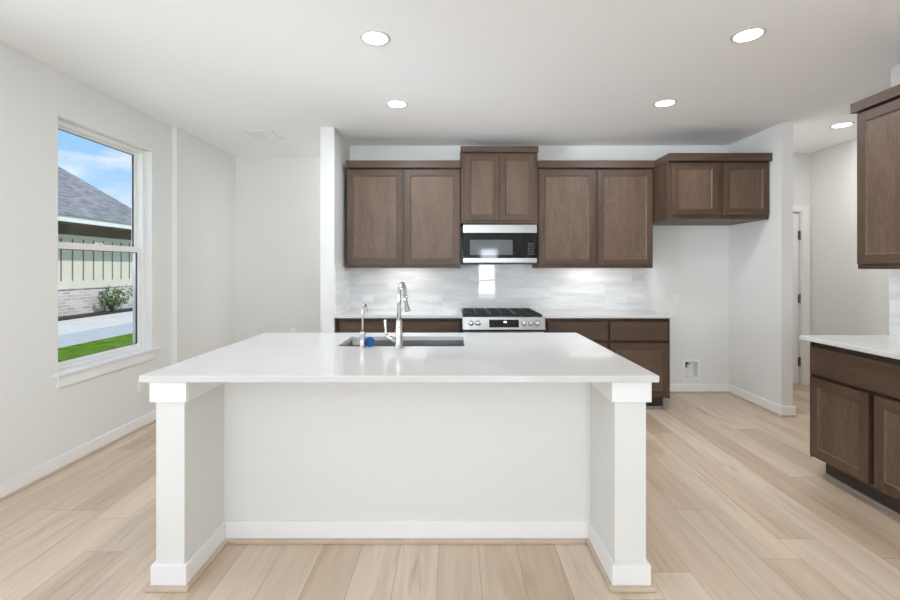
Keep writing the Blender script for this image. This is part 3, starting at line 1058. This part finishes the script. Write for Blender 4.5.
# ------------------------------------------------------------------ gas range
rg = thing('gas_range', 'stainless slide-in gas range with black grates between the back counters', 'range', (0.477, 4.45, 0))
gx0, gx1, gyf = 0.099, 0.855, 4.13
part('body', M['steel'], rg, (gx0, gx1, gyf + 0.045, 4.862, 0.02, 0.890))
part('oven_door', M['steel'], rg, (gx0 + 0.003, gx1 - 0.003, gyf + 0.005, gyf + 0.045, 0.24, 0.785), bev=0.004)
part('oven_window', M['black_glass'], rg, (gx0 + 0.12, gx1 - 0.12, gyf + 0.003, gyf + 0.006, 0.36, 0.66))
part('warming_drawer', M['steel'], rg, (gx0 + 0.003, gx1 - 0.003, gyf + 0.008, gyf + 0.045, 0.06, 0.232), bev=0.004)
bm = bmesh.new()
tube(bm, [(gx0 + 0.05, gyf - 0.035, 0.735), (gx1 - 0.05, gyf - 0.035, 0.735)], 0.012)
tube(bm, [(gx0 + 0.08, gyf - 0.035, 0.735), (gx0 + 0.08, gyf + 0.006, 0.735)], 0.008)
tube(bm, [(gx1 - 0.08, gyf - 0.035, 0.735), (gx1 - 0.08, gyf + 0.006, 0.735)], 0.008)
obj('handle', bm, M['steel'], rg)
part('dark_gap', M['black'], rg, (gx0 + 0.004, gx1 - 0.004, gyf + 0.012, gyf + 0.045, 0.785, 0.806))
bm = bmesh.new()
prism(bm, [(gyf - 0.014, 0.806), (gyf + 0.045, 0.806), (gyf + 0.060, 0.921), (gyf + 0.006, 0.921)], gx0 - 0.008, gx1 + 0.008, axis='X')
cp = obj('control_panel', bm, M['steel'], rg)
def panel_y(z):
    return gyf - 0.014 + (z - 0.806) / 0.12 * 0.020
def on_panel(bm, x0, x1, z0, z1, d):
    a = [bm.verts.new(p) for p in ((x0, panel_y(z0) - d, z0), (x1, panel_y(z0) - d, z0), (x1, panel_y(z1) - d, z1), (x0, panel_y(z1) - d, z1))]
    b = [bm.verts.new(p) for p in ((x0, panel_y(z0) + .002, z0), (x1, panel_y(z0) + .002, z0), (x1, panel_y(z1) + .002, z1), (x0, panel_y(z1) + .002, z1))]
    bm.faces.new(a); bm.faces.new(b[::-1])
    for i in range(4):
        j = (i + 1) % 4
        bm.faces.new((a[j], a[i], b[i], b[j]))
    bmesh.ops.recalc_face_normals(bm, faces=bm.faces[:])
bm = bmesh.new()
on_panel(bm, 0.340, 0.617, 0.826, 0.897, 0.0015)
obj('display', bm, M['black_glass'], cp)
bm = bmesh.new()
on_panel(bm, 0.476, 0.502, 0.869, 0.884, 0.0022)
obj('clock_digits', bm, M['display'], cp)
for kx in (0.171, 0.235, 0.666, 0.730, 0.793):
    bm = bmesh.new()
    y0 = panel_y(0.865)
    lathe(bm, [(0.0, 0.0), (0.0255, 0.0), (0.0255, -0.006), (0.022, -0.009), (0.0205, -0.030), (0.018, -0.034), (0.0, -0.034)], (kx, y0, 0.865), n=24, axis='Y')
    obj('knob', bm, M['knob'], rg)
part('cooktop', M['iron'], rg, (gx0 - 0.004, gx1 + 0.004, gyf + 0.060, 4.862, 0.890, 0.910), bev=0.004)
for bx, by, r in ((0.22, 4.36, 0.045), (0.22, 4.68, 0.036), (0.477, 4.52, 0.05), (0.735, 4.36, 0.04), (0.735, 4.68, 0.036)):
    bm = bmesh.new()
    lathe(bm, [(0, 0.0), (r, 0.0), (r, 0.012), (r * 0.8, 0.014), (r * 0.78, 0.022), (0, 0.022)], (bx, by, 0.910), n=24)
    obj('burner', bm, M['iron'], rg)
for i in range(3):
    a0 = gx0 + 0.006 + i * 0.2487
    a1 = a0 + 0.2447
    bm = bmesh.new()
    z0, z1 = 0.926, 0.942
    b0, b1 = gyf + 0.075, 4.845
    for q in ((a0, a0 + 0.014, b0, b1), (a1 - 0.014, a1, b0, b1), (a0, a1, b0, b0 + 0.014), (a0, a1, b1 - 0.014, b1)):
        box(bm, *q, z0, z1, bev=0.002)
    for f in (0.25, 0.5, 0.75):
        yy = b0 + (b1 - b0) * f
        box(bm, a0, a1, yy - 0.006, yy + 0.006, z0 + 0.002, z1, bev=0.002)
    xx = (a0 + a1) / 2
    box(bm, xx - 0.006, xx + 0.006, b0, b1, z0 + 0.002, z1, bev=0.002)
    for qx in (a0 + 0.008, a1 - 0.008):
        for qy in (b0 + 0.008, (b0 + b1) / 2, b1 - 0.008):
            box(bm, qx - 0.006, qx + 0.006, qy - 0.006, qy + 0.006, 0.908, z0)
    obj('grate', bm, M['iron'], rg)

# ------------------------------------------------------------------ microwave
mw = thing('microwave', 'black and stainless over-the-range microwave under the short cabinet', 'microwave', (0.478, 4.6, 1.42))
mx0, mx1, myf = 0.102, 0.856, 4.485
mz0, mz1 = 1.424, 1.830
xs = 0.722
part('body', M['black'], mw, (mx0, mx1, myf + 0.02, YB - 0.012, mz0, mz1), bev=0.002)
dr = part('door', M['black_glass'], mw, (mx0, xs - 0.001, myf, myf + 0.02, mz0 + 0.062, mz1 - 0.090))
part('door_window', M['grey_glass'], dr, (0.172, 0.608, myf - 0.0015, myf + 0.004, mz0 + 0.092, mz1 - 0.160))
part('top_trim', M['steel'], dr, (mx0, xs - 0.001, myf - 0.003, myf + 0.02, mz1 - 0.089, mz1 - 0.006), bev=0.0015)
part('bottom_trim', M['steel'], dr, (mx0, xs - 0.001, myf - 0.003, myf + 0.02, mz0 + 0.014, mz0 + 0.061), bev=0.0015)
cpn = part('control_panel', M['black_glass'], mw, (xs + 0.001, mx1, myf, myf + 0.02, mz0 + 0.062, mz1 - 0.090))
part('top_trim', M['steel'], cpn, (xs + 0.001, mx1, myf - 0.003, myf + 0.02, mz1 - 0.089, mz1 - 0.006), bev=0.0015)
part('bottom_trim', M['steel'], cpn, (xs + 0.001, mx1, myf - 0.003, myf + 0.02, mz0 + 0.014, mz0 + 0.061), bev=0.0015)
for r in range(5):
    for c in range(3):
        bxx = 0.765 + c * 0.022
        bzz = 1.520 + r * 0.026
        part('button', M['button'], cpn, (bxx, bxx + 0.012, myf - 0.001, myf + 0.002, bzz, bzz + 0.012))

# ------------------------------------------------------------------ electrical plates and water box
def outlet(label, loc, rotz=0.0, horizontal=False, group='outlets', name='wall_outlet', slots=True):
    """plate on a wall facing -y in its local frame; local origin at the wall face"""
    o = thing(name, label, 'outlet', loc, rotz, group)
    w, h = (0.070, 0.115) if not horizontal else (0.118, 0.072)
    bm = bmesh.new()
    box(bm, -w / 2, w / 2, -0.006, 0, -h / 2, h / 2, bev=0.0025)
    obj('cover_plate', bm, M['plastic'], o, local=True)
    bm = bmesh.new()
    w2, h2 = (0.034, 0.068) if not horizontal else (0.068, 0.034)
    box(bm, -w2 / 2, w2 / 2, -0.008, -0.005, -h2 / 2, h2 / 2, bev=0.0012)
    for k in (-1, 1):
        for j in (-1, 1):
            a, b = k * 0.018, j * 0.005
            if horizontal:
                box(bm, a - 0.003, a + 0.003, -0.0085, -0.0078, b - 0.001, b + 0.001, mi=1)
            else:
                box(bm, b - 0.001, b + 0.001, -0.0085, -0.0078, a - 0.003, a + 0.003, mi=1)
    obj('socket', bm, [M['trim'], M['slot']], o, local=True)
    return o
def wx(px, Y):
    return (px - CX) * Y / FPX
def wz(py, Y):
    return EYE - (py - CY) * Y / FPX
yt = YB - 0.010
outlet('white outlet on the tile behind the slim water tap', (wx(368, yt), yt, wz(298.5, yt)), horizontal=True)
outlet('white outlet on the tile between the tall faucet and the range', (wx(432, yt), yt, wz(299, yt)), horizontal=True)
outlet('white outlet on the tile just right of the range', (wx(558.5, yt), yt, wz(299.3, yt)), horizontal=True)
outlet('white outlet at the right end of the back tile', (wx(621.5, yt), yt, wz(300, yt)), horizontal=True)
outlet('white upright outlet on the bare wall of the refrigerator space', (wx(676.5, YB), YB, wz(298.5, YB)))
outlet('white outlet low on the left wall below the window', (XL, 3.80, 0.375), rotz=PI / 2)
outlet('white outlet on the dining wall just above the island back edge', (wx(292.5, YD), YD, wz(333, YD)))
wb = thing('water_supply_box', 'white recessed plumbing box low in the refrigerator space wall', 'plumbing box', (2.645, YB, 0.257))
b0, b1, c0, c1 = 2.573, 2.717, 0.168, 0.346
part('cover_frame', M['plastic'], wb, (b0 - 0.022, b0, YB - 0.004, YB, c0 - 0.022, c1 + 0.022), (b1, b1 + 0.022, YB - 0.004, YB, c0 - 0.022, c1 + 0.022),
     (b0, b1, YB - 0.004, YB, c0 - 0.022, c0), (b0, b1, YB - 0.004, YB, c1, c1 + 0.022))
part('box', M['plastic'], wb, (b0, b1, YB + 0.085, YB + 0.09, c0, c1), (b0, b0 + 0.003, YB, YB + 0.085, c0, c1), (b1 - 0.003, b1, YB, YB + 0.085, c0, c1),
     (b0, b1, YB, YB + 0.085, c0, c0 + 0.003), (b0, b1, YB, YB + 0.085, c1 - 0.003, c1))
bm = bmesh.new()
tube(bm, [(2.606, YB + 0.05, c1 - 0.004), (2.606, YB + 0.05, c1 - 0.045)], 0.016, n=12)
tube(bm, [(2.590, YB + 0.035, c1 - 0.03), (2.630, YB + 0.035, c1 - 0.03)], 0.011, n=10)
tube(bm, [(2.606, YB + 0.05, c1 - 0.045), (2.612, YB + 0.045, c1 - 0.075)], 0.010, n=10)
v = obj('valve', bm, M['hinge'], wb)

# ------------------------------------------------------------------ ceiling lights and vent
proto = None
LABS = ['recessed ceiling light nearest the camera on the left', 'recessed ceiling light farther back on the left, above the faucet',
        'recessed ceiling light nearest the camera on the right', 'recessed ceiling light farther back on the right, before the cabinets',
        'recessed ceiling light in the hall beyond the wing wall']
LPOS = [(-0.460, 2.596), (-0.463, 3.640), (1.718, 2.562), (1.743, 3.618), (3.690, 4.175)]
for i, (x, y) in enumerate(LPOS):
    loc = (x, y, H)
    if proto is None:
        proto = thing('recessed_light', LABS[0], 'ceiling light', loc, 0, 'recessed ceiling lights')
        bm = bmesh.new()
        lathe(bm, [(0.072, -0.003), (0.075, -0.006), (0.088, -0.004), (0.091, 0.0)], (0, 0, 0), n=40)
        bmesh.ops.delete(bm, geom=[f for f in bm.faces if len(f.verts) > 4], context='FACES')
        obj('trim_ring', bm, M['ring'], proto, local=True)
        bm = bmesh.new()
        lathe(bm, [(0.0, -0.005), (0.06, -0.0045), (0.073, -0.003), (0.073, -0.0005), (0.0, -0.0005)], (0, 0, 0), n=40)
        obj('lens', bm, M['lens'], proto, local=True)
    else:
        dup(proto, loc, LABS[i])
    lamp('can_lamp', 'AREA', (x, y, H - 0.012), CAN_W if i < 4 else CAN_W * 0.85, (0.95, 0.985, 1.02) if i < 4 else (1.0, 0.97, 0.94), (0, 0, 0), shape='DISK', size=0.15)
vt = thing('ceiling_vent', 'square white air vent in the dining ceiling', 'vent', (-1.92, 4.495, H))
bm = bmesh.new()
a0, a1, b0, b1 = -0.14, 0.14, -0.145, 0.145
for q in ((a0, a0 + 0.018, b0, b1), (a1 - 0.018, a1, b0, b1), (a0, a1, b0, b0 + 0.018), (a0, a1, b1 - 0.018, b1), (-0.008, 0.008, b0, b1)):
    box(bm, *q, -0.010, 0.0, bev=0.002)
obj('frame', bm, M['trim'], vt, local=True)
for s in (-1, 1):
    bm = bmesh.new()
    for k in range(9):
        yy = b0 + 0.03 + k * 0.0288
        x0, x1 = (a0 + 0.018, -0.008) if s < 0 else (0.008, a1 - 0.018)
        prism(bm, [(yy - 0.013, -0.0005), (yy + 0.011, -0.0095), (yy + 0.013, -0.0085), (yy - 0.011, -0.0005)], x0, x1, axis='X')
    obj('louvres', bm, M['trim'], vt, local=True)
# lights under the wall cabinets
for x, lab in ((-0.517, 'slim light bar under the cabinet left of the microwave'), (1.468, 'slim light bar under the cabinet right of the microwave')):
    t_ = thing('under_cabinet_light', lab, 'light', (x, 4.70, uz0 + 0.03), 0, 'light bars under the wall cabinets')
    bm = bmesh.new()
    box(bm, -0.24, 0.24, -0.03, 0.03, -0.010, 0.0, bev=0.002)
    obj('housing', bm, M['plastic'], t_, local=True)
    bm = bmesh.new()
    box(bm, -0.23, 0.23, -0.024, 0.024, -0.013, -0.010)
    obj('diffuser', bm, M['bar_lens'], t_, local=True)
    lamp('bar_lamp', 'AREA', (x, 4.70, uz0 + 0.013), UNDERCAB_W, (1.0, 0.98, 0.95), (math.radians(12), 0, 0), shape='RECTANGLE', size=0.46, size_y=0.04)
